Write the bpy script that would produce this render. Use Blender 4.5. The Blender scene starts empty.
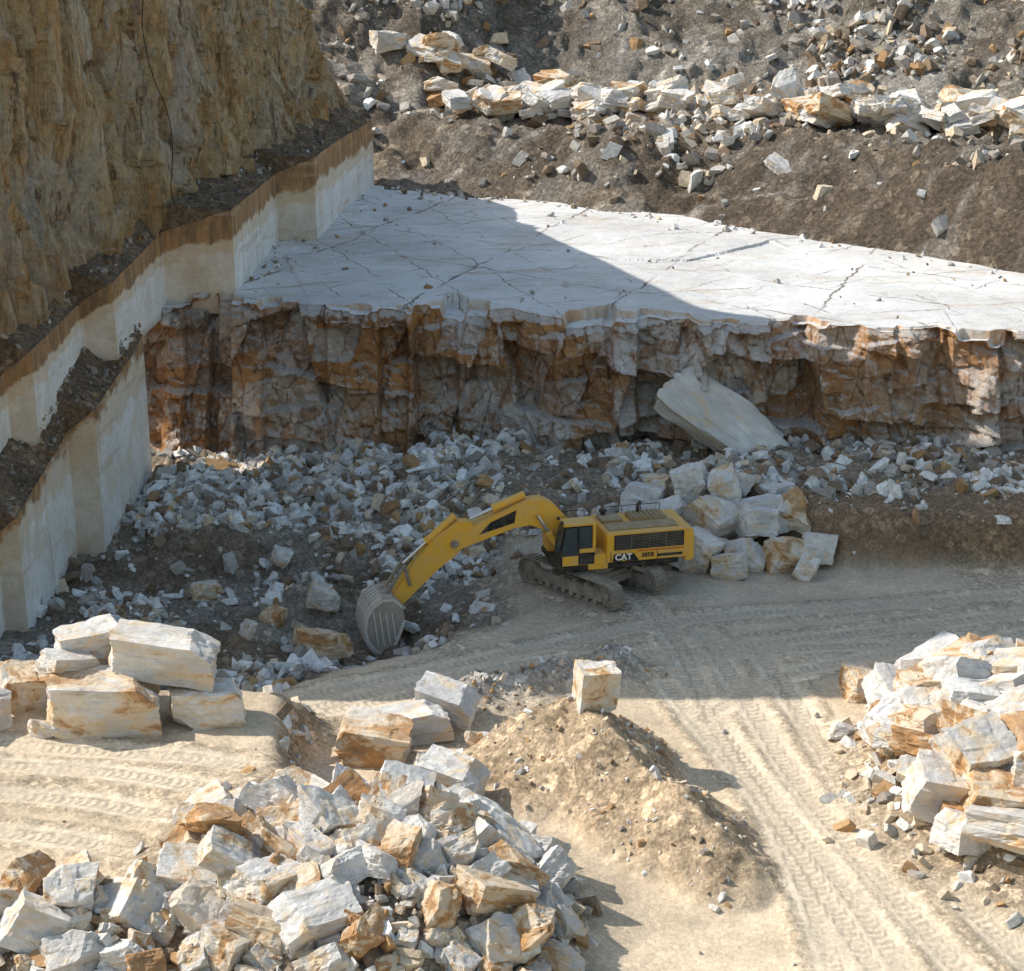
import bpy, bmesh, math, random
import numpy as np
from mathutils import Vector, Matrix, Euler, noise as mnoise
random.seed(7); rng=np.random.default_rng(11)
scene=bpy.context.scene
COL=scene.collection
# ------------------------------------------------------------------ noise
TAB=rng.random((8,256,256))
def vnoise(x,y,s=0):
    x=np.asarray(x,float); y=np.asarray(y,float)
    xi=np.floor(x).astype(int); yi=np.floor(y).astype(int)
    fx=x-xi; fy=y-yi; fx=fx*fx*(3-2*fx); fy=fy*fy*(3-2*fy)
    T=TAB[s%8]; ox=(s*37)
    a=T[(xi+ox)%256,yi%256]; b=T[(xi+1+ox)%256,yi%256]
    c=T[(xi+ox)%256,(yi+1)%256]; d=T[(xi+1+ox)%256,(yi+1)%256]
    return (a*(1-fx)+b*fx)*(1-fy)+(c*(1-fx)+d*fx)*fy
def fbm(x,y,o=4,s=0):
    r=0;a=.5;t=0
    for i in range(o):
        r=r+a*vnoise(x*2**i+i*13.7,y*2**i+i*7.1,s+i); t+=a; a*=.5
    return r/t-.5
def ss(a,b,x):
    t=np.clip((np.asarray(x,float)-a)/(b-a),0,1); return t*t*(3-2*t)
def facets(u,v,K,amp,tilt,seed,su=1,sv=1,bias=(0,0)):
    r=np.random.default_rng(seed)
    U=u.ravel();V=v.ravel()
    sd=np.c_[r.uniform(U.min(),U.max(),K),r.uniform(V.min(),V.max(),K)]
    best=np.full(U.shape,1e9);idx=np.zeros(U.shape,int)
    for k in range(K):
        d=((U-sd[k,0])*su)**2+((V-sd[k,1])*sv)**2
        m=d<best; best[m]=d[m]; idx[m]=k
    a=r.uniform(-1,1,K)*amp; tb=r.uniform(-1,1,(K,2))*tilt+np.array(bias)
    disp=a[idx]+tb[idx,0]*(U-sd[idx,0])+tb[idx,1]*(V-sd[idx,1])
    return disp.reshape(u.shape),idx.reshape(u.shape)
def blur(A,n):
    for _ in range(n):
        B=np.pad(A,1,mode='edge'); A=(B[:-2,1:-1]+B[2:,1:-1]+B[1:-1,:-2]+B[1:-1,2:]+2*A)/6
    return A
# ------------------------------------------------------------------ materials
class NT:
    def __init__(s,name):
        s.m=bpy.data.materials.new(name); s.m.use_nodes=True
        s.t=s.m.node_tree; s.N=s.t.nodes; s.L=s.t.links
        s.b=s.N['Principled BSDF']; s.b.inputs['Roughness'].default_value=.9
        s.b.inputs['Specular IOR Level'].default_value=.15
    def n(s,ty,**k):
        x=s.N.new(ty)
        for a,v in k.items(): setattr(x,a,v)
        return x
    def link(s,a,b): s.L.new(a,b)
    def setin(s,node,key,v):
        if isinstance(v,bpy.types.NodeSocket): s.link(v,node.inputs[key])
        else: node.inputs[key].default_value=v
    def coord(s,kind='Object',scale=(1,1,1),rnd=False,rot=(0,0,0)):
        c=s.n('ShaderNodeTexCoord').outputs[kind]
        if rnd:
            oi=s.n('ShaderNodeObjectInfo'); 
            mu=s.n('ShaderNodeMath',operation='MULTIPLY'); s.link(oi.outputs['Random'],mu.inputs[0]); mu.inputs[1].default_value=57.
            va=s.n('ShaderNodeVectorMath',operation='ADD'); s.link(c,va.inputs[0]); s.link(mu.outputs[0],va.inputs[1]); c=va.outputs[0]
        mp=s.n('ShaderNodeMapping'); s.link(c,mp.inputs[0]); mp.inputs['Scale'].default_value=scale; mp.inputs['Rotation'].default_value=rot
        return mp.outputs[0]
    def noise(s,co,scale,detail=5,rough=.6,dist=0):
        x=s.n('ShaderNodeTexNoise'); s.link(co,x.inputs['Vector']); x.inputs['Scale'].default_value=scale
        x.inputs['Detail'].default_value=detail; x.inputs['Roughness'].default_value=rough; x.inputs['Distortion'].default_value=dist
        return x.outputs['Fac']
    def vor(s,co,scale,feature='F1',out='Distance'):
        x=s.n('ShaderNodeTexVoronoi',feature=feature); s.link(co,x.inputs['Vector']); x.inputs['Scale'].default_value=scale
        return x.outputs[out]
    def rmp(s,v,a,b,c=0,d=1):
        x=s.n('ShaderNodeMapRange'); s.setin(x,0,v); s.setin(x,1,a); s.setin(x,2,b); s.setin(x,3,c); s.setin(x,4,d); return x.outputs[0]
    def math(s,op,a,b=0.):
        x=s.n('ShaderNodeMath',operation=op); s.setin(x,0,a); s.setin(x,1,b); return x.outputs[0]
    def mix(s,f,a,b,bt='MIX'):
        x=s.n('ShaderNodeMix',data_type='RGBA',blend_type=bt)
        s.setin(x,0,f)
        for i,v in ((6,a),(7,b)):
            if isinstance(v,tuple): x.inputs[i].default_value=(*v,1) if len(v)==3 else v
            else: s.link(v,x.inputs[i])
        return x.outputs[2]
    def attr(s,name,out='Color'):
        x=s.n('ShaderNodeAttribute'); x.attribute_name=name; return x.outputs[out]
    def val(s,col,f):
        x=s.n('ShaderNodeVectorMath',operation='SCALE'); s.link(col,x.inputs[0]); s.setin(x,'Scale',f); return x.outputs[0]
    def bump(s,h,strength=.5,dist=.1,prev=None):
        x=s.n('ShaderNodeBump'); x.inputs['Strength'].default_value=strength; x.inputs['Distance'].default_value=dist
        s.link(h,x.inputs['Height'])
        if prev is not None: s.link(prev,x.inputs['Normal'])
        return x.outputs[0]
    def up(s,k=2):
        geo=s.n('ShaderNodeNewGeometry'); sx=s.n('ShaderNodeSeparateXYZ'); s.link(geo.outputs['Normal'],sx.inputs[0]); return sx.outputs[k]
    def done(s,col,nrm=None,rough=None,metal=None):
        if isinstance(col,tuple): s.b.inputs['Base Color'].default_value=(*col,1)
        else: s.link(col,s.b.inputs['Base Color'])
        if nrm is not None: s.link(nrm,s.b.inputs['Normal'])
        if rough is not None: s.setin(s.b,'Roughness',rough)
        if metal is not None: s.b.inputs['Metallic'].default_value=metal
        return s.m

def m_terrain(name,peb=3.0,bs=.5,track=False,bd=.3):
    t=NT(name); c=t.coord()
    tint=t.attr('tint'); rough=t.attr('peb','Fac')
    n1=t.noise(c,.35,5,.65); n2=t.noise(c,3.5,6,.75)
    vc2=t.vor(c,peb*3.1,out='Color'); sp2=t.n('ShaderNodeSeparateColor'); t.link(vc2,sp2.inputs[0])
    vc=t.vor(c,peb,out='Color'); sp=t.n('ShaderNodeSeparateColor'); t.link(vc,sp.inputs[0])
    det=t.math('SUBTRACT',t.math('MULTIPLY',t.rmp(n2,.28,.72,.55,1.45),t.rmp(sp2.outputs[1],0,1,.70,1.30)),1.)
    det=t.math('ADD',t.math('MULTIPLY',det,t.rmp(rough,0,1,.32,1.)),1.)
    pf=t.math('ADD',t.math('MULTIPLY',t.rmp(sp.outputs[0],.78,1.,0.,.8),rough),1.)
    f=t.math('MULTIPLY',t.math('MULTIPLY',t.rmp(n1,.3,.7,.82,1.18),det),pf)
    col=t.val(tint,f)
    h=t.math('ADD',t.math('MULTIPLY',t.noise(c,2.2,8,.75),t.rmp(rough,0,1,.35,1.)),t.math('MULTIPLY',sp2.outputs[1],t.math('MULTIPLY',rough,.14)))
    nr=t.bump(h,bs,bd)
    if track:
        v=t.attr('trv','Fac'); mk=t.attr('trk','Fac')
        w=t.math('SINE',t.math('MULTIPLY',v,18.))
        w=t.math('ADD',w,t.rmp(t.noise(c,1.6,4),0,1,-1.7,1.7))
        mk=t.math('MULTIPLY',mk,t.rmp(t.noise(c,.35,3),.38,.58,.15,1))
        d=t.math('MULTIPLY',t.rmp(w,-.9,1.1,0,1),mk)
        col=t.val(col,t.math('SUBTRACT',t.math('SUBTRACT',1.0,t.math('MULTIPLY',mk,.07)),t.math('MULTIPLY',d,.24)))
        nr=t.bump(t.math('MULTIPLY',d,-1.),.6,.045,nr)
    return t.done(col,nr,.95)
def m_marble_rock(name,amt=.3,shade=1.,warm=0.):
    t=NT(name); c=t.coord(rnd=True)
    oi=t.n('ShaderNodeObjectInfo').outputs['Random']
    n=t.noise(c,1.7,7,.68,.8); n2=t.noise(c,6,6,.75)
    base=t.mix(t.rmp(n2,.35,.7),(.88*shade,.86*shade,.825*shade),(.58*shade,.56*shade,.53*shade))
    base=t.mix(t.rmp(t.noise(c,.8,4),.45,.60,0,.65),base,(.47*shade,.46*shade,.45*shade))
    thr=t.rmp(oi,0,1,.72-amt*.40,.74-amt*.10)
    dlt=t.math('SUBTRACT',n,thr)
    base=t.mix(t.rmp(dlt,-.14,-.02,warm,.75),base,(.76*shade,.56*shade,.33*shade))
    stc=t.mix(t.rmp(t.noise(c,4.3,5,.7),.35,.65),(.60,.295,.09),(.27,.14,.065))
    col=t.mix(t.rmp(dlt,-.02,.06,0,.86),base,stc)
    cs=t.coord(rnd=True,scale=(1,1,3),rot=(.4,.3,0)); col=t.mix(t.rmp(t.noise(cs,1.3,6,.75,.8),.58,.69,0,.6),col,(.29,.225,.165))
    dust=t.math('MULTIPLY',t.rmp(t.up(),.3,.95,0,.3),t.rmp(n2,.42,.66))
    col=t.mix(dust,col,(.64,.55,.43))
    h=t.math('ADD',t.noise(c,3,9,.75),t.math('MULTIPLY',t.vor(c,4.),.35))
    return t.done(col,t.bump(h,.85,.18),.8)
def m_rubble(name):
    t=NT(name); c=t.coord()
    col=t.val(t.attr('tint'),t.rmp(t.noise(c,4,5,.75),.3,.7,.65,1.3))
    return t.done(col,t.bump(t.noise(c,7,5),.5,.08),.9)
def m_bench():
    t=NT('marble_bench_top'); c=t.coord(); 
    n=t.noise(c,.12,6,.6,.5); n2=t.noise(c,1.2,8,.78)
    col=t.mix(t.rmp(n,.38,.62),(.78,.77,.745),(.60,.58,.555))
    col=t.mix(t.rmp(n2,.45,.7,0,.6),col,(.83,.82,.80))
    cs=t.coord(scale=(.35,1.6,1),rot=(0,0,.35))
    col=t.mix(t.rmp(t.noise(cs,.35,8,.8,1.),.52,.65,0,.75),col,(.56,.45,.33))
    col=t.mix(t.rmp(t.noise(cs,.9,8,.8,1.5),.55,.62,0,.6),col,(.46,.44,.43))
    col=t.mix(t.rmp(t.noise(c,.5,8,.8,.5),.58,.68,0,.65),col,(.38,.32,.26))
    tot=None; xx=t.n('ShaderNodeSeparateXYZ'); t.link(c,xx.inputs[0]); lf=t.rmp(xx.outputs[0],-14,14,.03,-.05)
    def lines(rot,freq,ph,w,amt,mlo,mhi,ms):
        nonlocal col,tot
        mp=t.coord(rot=(0,0,rot)); sx=t.n('ShaderNodeSeparateXYZ'); t.link(mp,sx.inputs[0])
        u=t.math('ADD',sx.outputs[0],t.math('MULTIPLY',t.noise(c,.25,5,.7),1.7))
        fr=t.math('FRACT',t.math('ADD',t.math('MULTIPLY',u,freq),ph)); a=t.math('ABSOLUTE',t.math('SUBTRACT',fr,.5))
        ww=t.rmp(t.noise(c,.9,4),.3,.7,.4*w*freq,1.2*w*freq)
        m=t.math('MULTIPLY',t.math('LESS_THAN',a,ww),t.rmp(t.math('ADD',t.noise(c,ms,3),lf),mlo,mhi))
        col=t.mix(t.math('MULTIPLY',m,amt),col,(.16,.125,.095)); tot=m if tot is None else t.math('ADD',tot,m)
    lines(.35,.085,.2,.11,.85,.42,.52,.14); lines(-.95,.13,.6,.08,.75,.46,.55,.16); lines(1.25,.11,.1,.08,.75,.45,.54,.11); lines(.75,.31,.4,.055,.7,.48,.55,.2); lines(-.35,.27,.4,.055,.7,.48,.55,.17)
    geo=t.n('ShaderNodeNewGeometry'); px=t.n('ShaderNodeSeparateXYZ'); t.link(geo.outputs['Position'],px.inputs[0])
    lip=t.rmp(t.math('ADD',px.outputs[1],t.math('MULTIPLY',px.outputs[0],.187)),111.5,114.5,1,.0)
    up=t.rmp(t.up(),.72,.93,1,0); col=t.mix(t.math('MULTIPLY',t.math('MULTIPLY',up,.85),lip),col,t.mix(t.rmp(t.noise(c,.6,5,.7),.42,.58),(.58,.34,.17),(.66,.61,.55)))
    return t.done(col,t.bump(t.math('SUBTRACT',n2,t.math('MULTIPLY',tot,.6)),.55,.28),.75)
def m_face():
    t=NT('fractured_bench_face'); c=t.coord()
    tint=t.attr('tint')
    n=t.noise(c,.45,8,.75,.4); n2=t.noise(c,3,7,.78)
    col=t.mix(t.rmp(n,.50,.56,0,.75),tint,(.56,.28,.12))
    cs=t.coord(scale=(1,1,.8),rot=(0,.3,0)); nv=t.noise(cs,.6,8,.78,.3)
    col=t.mix(t.rmp(nv,.545,.59,0,.8),col,(.82,.76,.70))
    col=t.mix(t.rmp(t.noise(cs,1.0,8,.8,.4),.55,.60,0,.6),col,(.66,.47,.36))
    col=t.mix(t.rmp(t.noise(cs,.8,8,.82,.5),.57,.63,0,.8),col,(.19,.105,.055))
    e=t.vor(t.coord(scale=(1.1,1,.7),rot=(0,.2,0)),.42,'DISTANCE_TO_EDGE'); e=t.math('ADD',e,t.rmp(n2,0,1,-.05,.05)); col=t.mix(t.rmp(e,.0,.035,.65,0),col,(.10,.06,.04))
    col=t.mix(t.rmp(t.up(),.55,.85,0,.7),col,(.84,.80,.75))
    col=t.val(col,t.rmp(n2,.25,.75,.60,1.35))
    h=t.math('ADD',t.noise(c,1.3,10,.82),t.math('MULTIPLY',t.noise(cs,3.5,5,.7),.5))
    return t.done(col,t.bump(h,1.,.4),.9)
def m_wall():
    t=NT('sawn_marble'); c=t.coord(); v=t.attr('vv','Fac')
    cs=t.coord(scale=(1,1,.22)); st=t.noise(cs,.8,8,.72,.4); n=t.noise(c,.35,5,.6)
    col=t.mix(t.rmp(n,.35,.65),(.93,.915,.89),(.82,.79,.75))
    col=t.mix(t.rmp(st,.5,.66,0,.45),col,(.64,.54,.42))
    col=t.mix(t.rmp(t.noise(c,.22,4,.6,.5),.54,.62,0,.45),col,(.74,.60,.42))
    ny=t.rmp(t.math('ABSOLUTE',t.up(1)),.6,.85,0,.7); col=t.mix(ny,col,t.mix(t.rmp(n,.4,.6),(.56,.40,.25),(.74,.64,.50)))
    edge=t.math('ADD',v,t.rmp(t.noise(c,.5,5,.7),.3,.7,-.07,.07))
    sc=t.mix(t.rmp(t.noise(cs,1.6,6,.75),.4,.6),(.50,.27,.11),(.20,.12,.065))
    col=t.mix(t.rmp(edge,.58,.62,0,.5),col,(.68,.48,.27)); col=t.mix(t.rmp(edge,.72,.76,0,.92),col,sc)
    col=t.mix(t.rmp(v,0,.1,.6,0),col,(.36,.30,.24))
    ch=t.coord(scale=(.08,.08,1)); col=t.mix(t.rmp(t.noise(ch,1.1,4,.7),.58,.62,0,.45),col,(.60,.46,.32))
    br=t.n('ShaderNodeSeparateXYZ'); t.link(c,br.inputs[0])
    fr=t.math('FRACT',t.math('MULTIPLY',br.outputs[1],.19)); ln=t.rmp(t.math('ABSOLUTE',t.math('SUBTRACT',fr,.5)),.004,.010,.7,0)
    ln=t.math('MULTIPLY',ln,t.rmp(t.noise(c,.4,3),.40,.6,.0,1)); col=t.mix(ln,col,(.16,.11,.07))
    col=t.val(col,t.rmp(t.noise(c,2.5,7,.78),.25,.75,.78,1.14))
    return t.done(col,t.bump(t.math('SUBTRACT',t.noise(c,2,9,.75),ln),.45,.12),.8)
def m_cliff():
    t=NT('ochre_cliff_rock'); c=t.coord()
    cs=t.coord(scale=(1,1,.14)); a=t.noise(cs,.55,9,.78,.6); b=t.noise(cs,1.9,9,.82,.3); n=t.noise(c,.18,6,.65)
    col=t.mix(t.rmp(a,.38,.54),(.94,.56,.24),(.97,.76,.46))
    col=t.mix(t.rmp(n,.48,.58,0,.65),col,(.97,.88,.73))
    col=t.mix(t.rmp(b,.53,.60,0,.75),col,(.50,.255,.10))
    col=t.mix(t.rmp(t.noise(cs,.9,9,.84,.9),.545,.585,0,.78),col,(.19,.135,.10))
    col=t.mix(t.rmp(t.noise(cs,.33,6,.75,.4),.55,.59,0,.55),col,(.90,.86,.79))
    v=t.attr('vv','Fac')
    col=t.mix(t.rmp(v,.0,.10,.6,0),col,(.74,.40,.16))
    col=t.val(col,t.rmp(t.noise(c,2.2,8,.8),.27,.73,.56,1.40))
    h=t.math('ADD',t.math('MULTIPLY',b,1.),t.noise(c,1.2,10,.84))
    return t.done(col,t.bump(h,1.,.9),.92)
def m_paint(name,c1,rough=.45,dust=.5,dc=(.42,.34,.24)):
    t=NT(name); c=t.coord(); n=t.noise(c,1.6,7,.7)
    d=t.math('MULTIPLY',t.math('ADD',t.rmp(n,.42,.72),t.rmp(t.up(),.3,1,0,.5)),dust)
    col=t.mix(d,c1,dc); cs=t.coord(scale=(3,3,.6))
    col=t.mix(t.rmp(t.noise(cs,3,6,.8),.58,.68,0,.7*dust),col,(.08,.06,.045))
    return t.done(col,t.bump(t.noise(c,6,4),.08,.02),t.rmp(n,.3,.7,rough,rough+.3))
M_ground=m_terrain('dusty_quarry_floor',2.6,.85,True,.32)
M_hill=m_terrain('scree_hillside',1.6,1.,False,.9)
M_ledge=m_terrain('dark_ledge_gravel',3,.9,False,.4)
M_rock=m_marble_rock('stained_marble',.60,1.,.05); M_rockw=m_marble_rock('white_marble',.30,1.03); M_rocko=m_marble_rock('iron_stained_marble',.95,.97,.35)
M_rub=m_rubble('broken_marble'); M_bench=m_bench(); M_face=m_face(); M_wall=m_wall(); M_cliff=m_cliff()
M_yel=m_paint('yellow_paint',(.82,.44,.05),.45,.55,(.58,.43,.25)); M_blk=m_paint('black_paint',(.02,.02,.022),.5,.25)
M_grl=m_paint('black_grille',(.03,.028,.026),.6,.15); M_slat=m_paint('grille_slats',(.16,.14,.12),.6,.5); M_deck=m_paint('dusty_walkway',(.30,.20,.08),.7,.8,(.42,.34,.24))
M_steel=m_paint('worn_track_steel',(.22,.195,.165),.55,.9,(.46,.38,.29)); M_buck=m_paint('worn_bucket_steel',(.36,.315,.27),.55,.8,(.56,.47,.37)); M_rib=m_paint('scoured_bucket_ribs',(.66,.60,.53),.5,.6,(.62,.53,.43))
M_chr=NT('chrome_rod').done((.6,.6,.6),None,.25,1.); 
g=NT('tinted_cab_glass'); g.b.inputs['Specular IOR Level'].default_value=.6; M_glass=g.done((.035,.055,.06),None,.08)
M_white=NT('white_lettering').done((.85,.83,.78),None,.6); M_logoy=NT('yellow_lettering').done((.8,.45,.03),None,.6); M_red=NT('orange_stripe').done((.62,.12,.03),None,.5)
# ------------------------------------------------------------------ mesh utils
def finish(o,mat=None,label=None,category=None,kind=None,group=None,parent=None):
    if mat is not None and o.type=='MESH' and not o.data.materials: o.data.materials.append(mat)
    if label:o['label']=label
    if category:o['category']=category
    if kind:o['kind']=kind
    if group:o['group']=group
    if parent is not None:o.parent=parent
    return o
def mesh_np(name,V,F,attrs=None,smooth=False):
    me=bpy.data.meshes.new(name); V=np.asarray(V,np.float32); F=np.asarray(F,np.int32); k=F.shape[1]
    me.vertices.add(len(V)); me.vertices.foreach_set('co',V.ravel())
    me.loops.add(F.size); me.loops.foreach_set('vertex_index',F.ravel())
    me.polygons.add(len(F)); me.polygons.foreach_set('loop_start',np.arange(0,F.size,k,dtype=np.int32))
    me.update(calc_edges=True); me.validate()
    me.polygons.foreach_set('use_smooth',np.full(len(me.polygons),smooth))
    for a,arr in (attrs or {}).items():
        arr=np.asarray(arr,np.float32)
        if arr.ndim==2:
            at=me.attributes.new(a,'FLOAT_COLOR','POINT'); at.data.foreach_set('color',np.c_[arr,np.ones(len(arr))].astype(np.float32).ravel())
        else:
            at=me.attributes.new(a,'FLOAT','POINT'); at.data.foreach_set('value',arr)
    o=bpy.data.objects.new(name,me); COL.objects.link(o); return o
def grid(name,P,attrs=None,smooth=False):
    n,m=P.shape[:2]; i=np.arange(n*m).reshape(n,m)
    F=np.stack([i[:-1,:-1],i[1:,:-1],i[1:,1:],i[:-1,1:]],-1).reshape(-1,4)
    at={}
    for k,v in (attrs or {}).items(): at[k]=v.reshape(-1,3) if v.ndim==3 else v.ravel()
    return mesh_np(name,P.reshape(-1,3),F,at,smooth)
def resample(poly,n):
    p=np.array(poly,float); d=np.r_[0,np.cumsum(np.linalg.norm(np.diff(p[:,:2],axis=0),axis=1))]
    t=np.linspace(0,d[-1],n); return np.stack([np.interp(t,d,p[:,k]) for k in range(3)],-1),t
# ------------------------------------------------------------------ terrain functions
def yedge(x): return 113.6-(np.asarray(x,float)+17)*.187
def pileF(x,y):
    r=((x+4.8)/5.8)**2+((y-56.8)/6.6)**2
    a=3.6*np.exp(-r**1.5*1.1)
    r2=((x+14)/8)**2+((y-52.6)/2.9)**2
    return np.maximum(a,1.4*np.exp(-r2**1.5))
def rpileF(x,y):
    r=((x-20.8)/6.0)**2+((y-67.6)/8.0)**2
    return 2.8*np.exp(-r**2)
def moundF(x,y):
    ax,ay,bx,by=2.4,69.3,7.6,60.6
    w=fbm(x*.6,y*.6,4,6)*2.6
    u=np.clip(((x-ax)*(bx-ax)+(y-ay)*(by-ay))/((bx-ax)**2+(by-ay)**2),0,1)
    d=np.hypot(x-ax-u*(bx-ax),y-ay-u*(by-ay))+w*.6
    h=3.2-u*1.7+.5*np.sin(u*9+1)*u*(1-u)*2
    return np.clip(h*(1.02-d/(1.36*h+.25)),0,9)
def bermF(x,y):
    ax,ay,bx,by=-2.0,76.0,4.6,79.2
    u=np.clip(((x-ax)*(bx-ax)+(y-ay)*(by-ay))/((bx-ax)**2+(by-ay)**2),0,1)
    d=np.hypot(x-ax-u*(bx-ax),y-ay-u*(by-ay))+fbm(x*.7,y*.7,3,2)*1.2
    return 1.0*np.exp(-(d/1.25)**2)
def ledgeF(x,y):
    w=fbm(x*.2,y*.2,4,3)*4
    return ss(-7.4,-9.6,x+w*.6)*ss(74.5,72.3,y+w*.3)*ss(50,56,y)
def pitF(x,y):
    w=fbm(x*.3,y*.3,3,1)*2
    yb=75.5+ (np.clip(x,-24,0)+12)*.72
    yb=np.maximum(yb,76.0)+w
    return ss(1.8,-3.5,x+w*1.5)*ss(yb,yb+3.,y)
def platF(x,y):
    h=np.interp(x,[-30,-14,-2,10,16,60],[-.2,.4,1.7,2.0,2.7,2.8])
    y0=np.interp(x,[-30,-10,0,12,17,60],[101,99,97.5,97,92.6,89])+fbm(x*.3,y*.3,3,4)*2; w=np.interp(x,[-30,12,17],[6,4,1.6])
    return h,ss(y0-w/2,y0+w/2+.3,y)
def gz(x,y):
    x=np.asarray(x,float); y=np.asarray(y,float)
    near=ss(30,48,y)
    P=pitF(x,y)
    z=-1.15*P
    z=z-1.1*np.exp(-(((x+7.0)/3.2)**2+((y-86.0)/2.8)**2)**1.5)
    hp,mp=platF(x,y)
    z=z*(1-mp)+hp*mp
    z=z+1.1*np.exp(-((x+10)/2)**2-((y-91.5)/2)**2)+.9*np.exp(-((x+2.7)/1.8)**2-((y-85.2)/1.6)**2)+.8*np.exp(-((x+13)/3)**2-((y-84)/3)**2)+1.5*np.exp(-((x+16)/4)**2-((y-97)/3)**2)+1.2*np.exp(-((x+8)/4)**2-((y-97)/2)**2)
    z=z+2.1*ledgeF(x,y)+bermF(x,y)
    z=z+(pileF(x,y)+rpileF(x,y)+moundF(x,y))*near
    z=z+.25*fbm(x*.12,y*.12,3,1)
    rough=P*1.5+mp*1.1+np.clip(pileF(x,y)+rpileF(x,y)+moundF(x,y)+bermF(x,y),0,1)*.9+ledgeF(x,y)*.15
    z=z+rough*1.0*fbm(x*.5,y*.5,5,2)
    z=z+fbm(x*1.5,y*1.5,4,5)*(.06+.30*np.clip(rough,0,1))
    return z
TR=[[(5.5,92),(8,82),(8.6,72),(11,60),(12.7,50)],[(9,84),(10.2,76),(11.2,68),(13.8,58),(16,50)],
    [(12,79),(12.6,72),(13.2,66),(16,60.5),(22,57)],[(6.8,78),(8.3,72),(9.9,66),(10.6,58),(10.6,50)],
    [(30,86),(20,82),(12,79),(8,74)],[(30,90),(18,87),(10,86),(3,83),(-6,78),(-14,74)],[(28,83),(14,82),(4,80),(-8,75)],
    [(-24,66),(-16,65.4),(-11,63.5),(-8.5,61)],[(-24,64),(-15,62.6),(-10,60)],[(11.4,82),(12.8,70),(16,58),(19,50)],
    [(7.5,80),(9.2,70),(11.9,60),(13.6,50)],[(30,88),(18,84),(8,81.5),(0,80.3),(-9,75)],[(-24,68),(-17,67),(-12,66.2),(-9.5,65)],[(-24,61),(-15,59.6),(-11,57)]]
def tracks(x,y):
    m=np.zeros(x.shape); v=np.zeros(x.shape); wide=np.zeros(x.shape)
    for tr in TR:
        p=np.array(tr,float)
        t=np.linspace(0,len(p)-1,len(p)*8); q=np.stack([np.interp(t,range(len(p)),p[:,k]) for k in (0,1)],-1)
        for _ in range(12): q[1:-1]=(q[:-2]+q[1:-1]*2+q[2:])/4
        acc=0
        for a,b in zip(q[:-1],q[1:]):
            d=b-a; L=np.hypot(*d); 
            if L<1e-6: continue
            u=((x-a[0])*d[0]+(y-a[1])*d[1])/L; w=(-(x-a[0])*d[1]+(y-a[1])*d[0])/L
            k=(u>=0)&(u<=L)
            mm=np.where(k,ss(.36,.24,np.abs(w)),0)
            g=mm>m; m[g]=mm[g]; v[g]=(acc+u+np.abs(w)*.35)[g]
            wide=np.maximum(wide,np.where((u>=-.3)&(u<=L+.3),ss(1.4,.5,np.abs(w)),0))
            acc+=L
    return m,v,wide
xs=np.unique(np.r_[np.linspace(-500,-60,12),np.linspace(-60,-26,18),np.arange(-26,27,.14),np.linspace(27,40,30),np.linspace(40,80,16),np.linspace(80,500,10)])
ys=np.unique(np.r_[np.linspace(-300,30,12),np.linspace(30,50,14),np.arange(50,80,.12),np.arange(80,100,.17),np.arange(100,114,.3),np.linspace(114,160,10),np.linspace(160,600,8)])
X,Y=np.meshgrid(xs,ys,indexing='ij'); Z=gz(X,Y)
tm,tv,tw=tracks(X,Y)
heap=np.clip(moundF(X,Y)+pileF(X,Y)+rpileF(X,Y)+1.5*bermF(X,Y),0,1); PT=pitF(X,Y)
tm=tm*(1-heap*.9)*(1-PT); tw=tw*(1-heap)*(1-PT)
edge=np.clip(tw*(1-tw)*4,0,1)
Z=Z-.04*tm+edge*(.07+.35*fbm(X*1.1,Y*1.1,4,3))*(1-heap)
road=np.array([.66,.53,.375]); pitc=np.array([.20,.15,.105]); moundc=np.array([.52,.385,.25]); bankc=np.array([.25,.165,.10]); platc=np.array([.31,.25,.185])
T=np.ones(X.shape+(3,))*road; T=T*(1+.45*fbm(X*.2,Y*.2,4,4))[...,None]
def blend(T,c,w): return T*(1-w[...,None])+c*w[...,None]
T=blend(T,np.array([.50,.39,.27]),(1-tw)*.5*ss(-.15,.15,fbm(X*.25,Y*.25,4,6)))
T=blend(T,np.array([.78,.66,.50]),tw*.6)
T=blend(T,np.array([.46,.35,.23]),edge*.35)
T=blend(T,np.array([.48,.415,.33]),ss(78,84,Y)*.65)
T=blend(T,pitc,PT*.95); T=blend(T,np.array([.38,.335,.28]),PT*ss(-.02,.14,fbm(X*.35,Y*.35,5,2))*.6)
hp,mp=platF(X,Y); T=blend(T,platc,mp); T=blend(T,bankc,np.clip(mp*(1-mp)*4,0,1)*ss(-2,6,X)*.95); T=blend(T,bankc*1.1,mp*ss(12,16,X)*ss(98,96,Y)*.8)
T=blend(T,moundc,np.clip(moundF(X,Y)*1.5,0,1)*.85); T=blend(T,moundc*.62,np.clip(moundF(X,Y)*1.5,0,1)*ss(.0,.15,fbm(X*.8,Y*.8,4,3))*.7)
T=blend(T,np.array([.34,.27,.20]),np.clip(pileF(X,Y)*1.2,0,1)*.85); T=blend(T,np.array([.42,.385,.34]),np.clip(bermF(X,Y)*1.8,0,1)*.9)
T=blend(T,np.array([.36,.26,.17]),np.clip(rpileF(X,Y)*1.2,0,1)*.85)
lf=ledgeF(X,Y); T=blend(T,np.array([.38,.26,.16]),np.clip(lf*(1-lf)*4,0,1)*.85)
peb=np.clip(PT+mp+heap+edge*.7+.06+ss(.02,.15,fbm(X*.25,Y*.25,3,6))*(1-tw)*.6+np.clip(lf*(1-lf)*4,0,1),0,1)
finish(grid('ground',np.stack([X,Y,Z],-1),{'tint':T,'trk':tm,'trv':tv,'peb':peb},True),M_ground,'dusty beige quarry floor with tyre tracks and dirt mounds','ground','structure')
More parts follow.
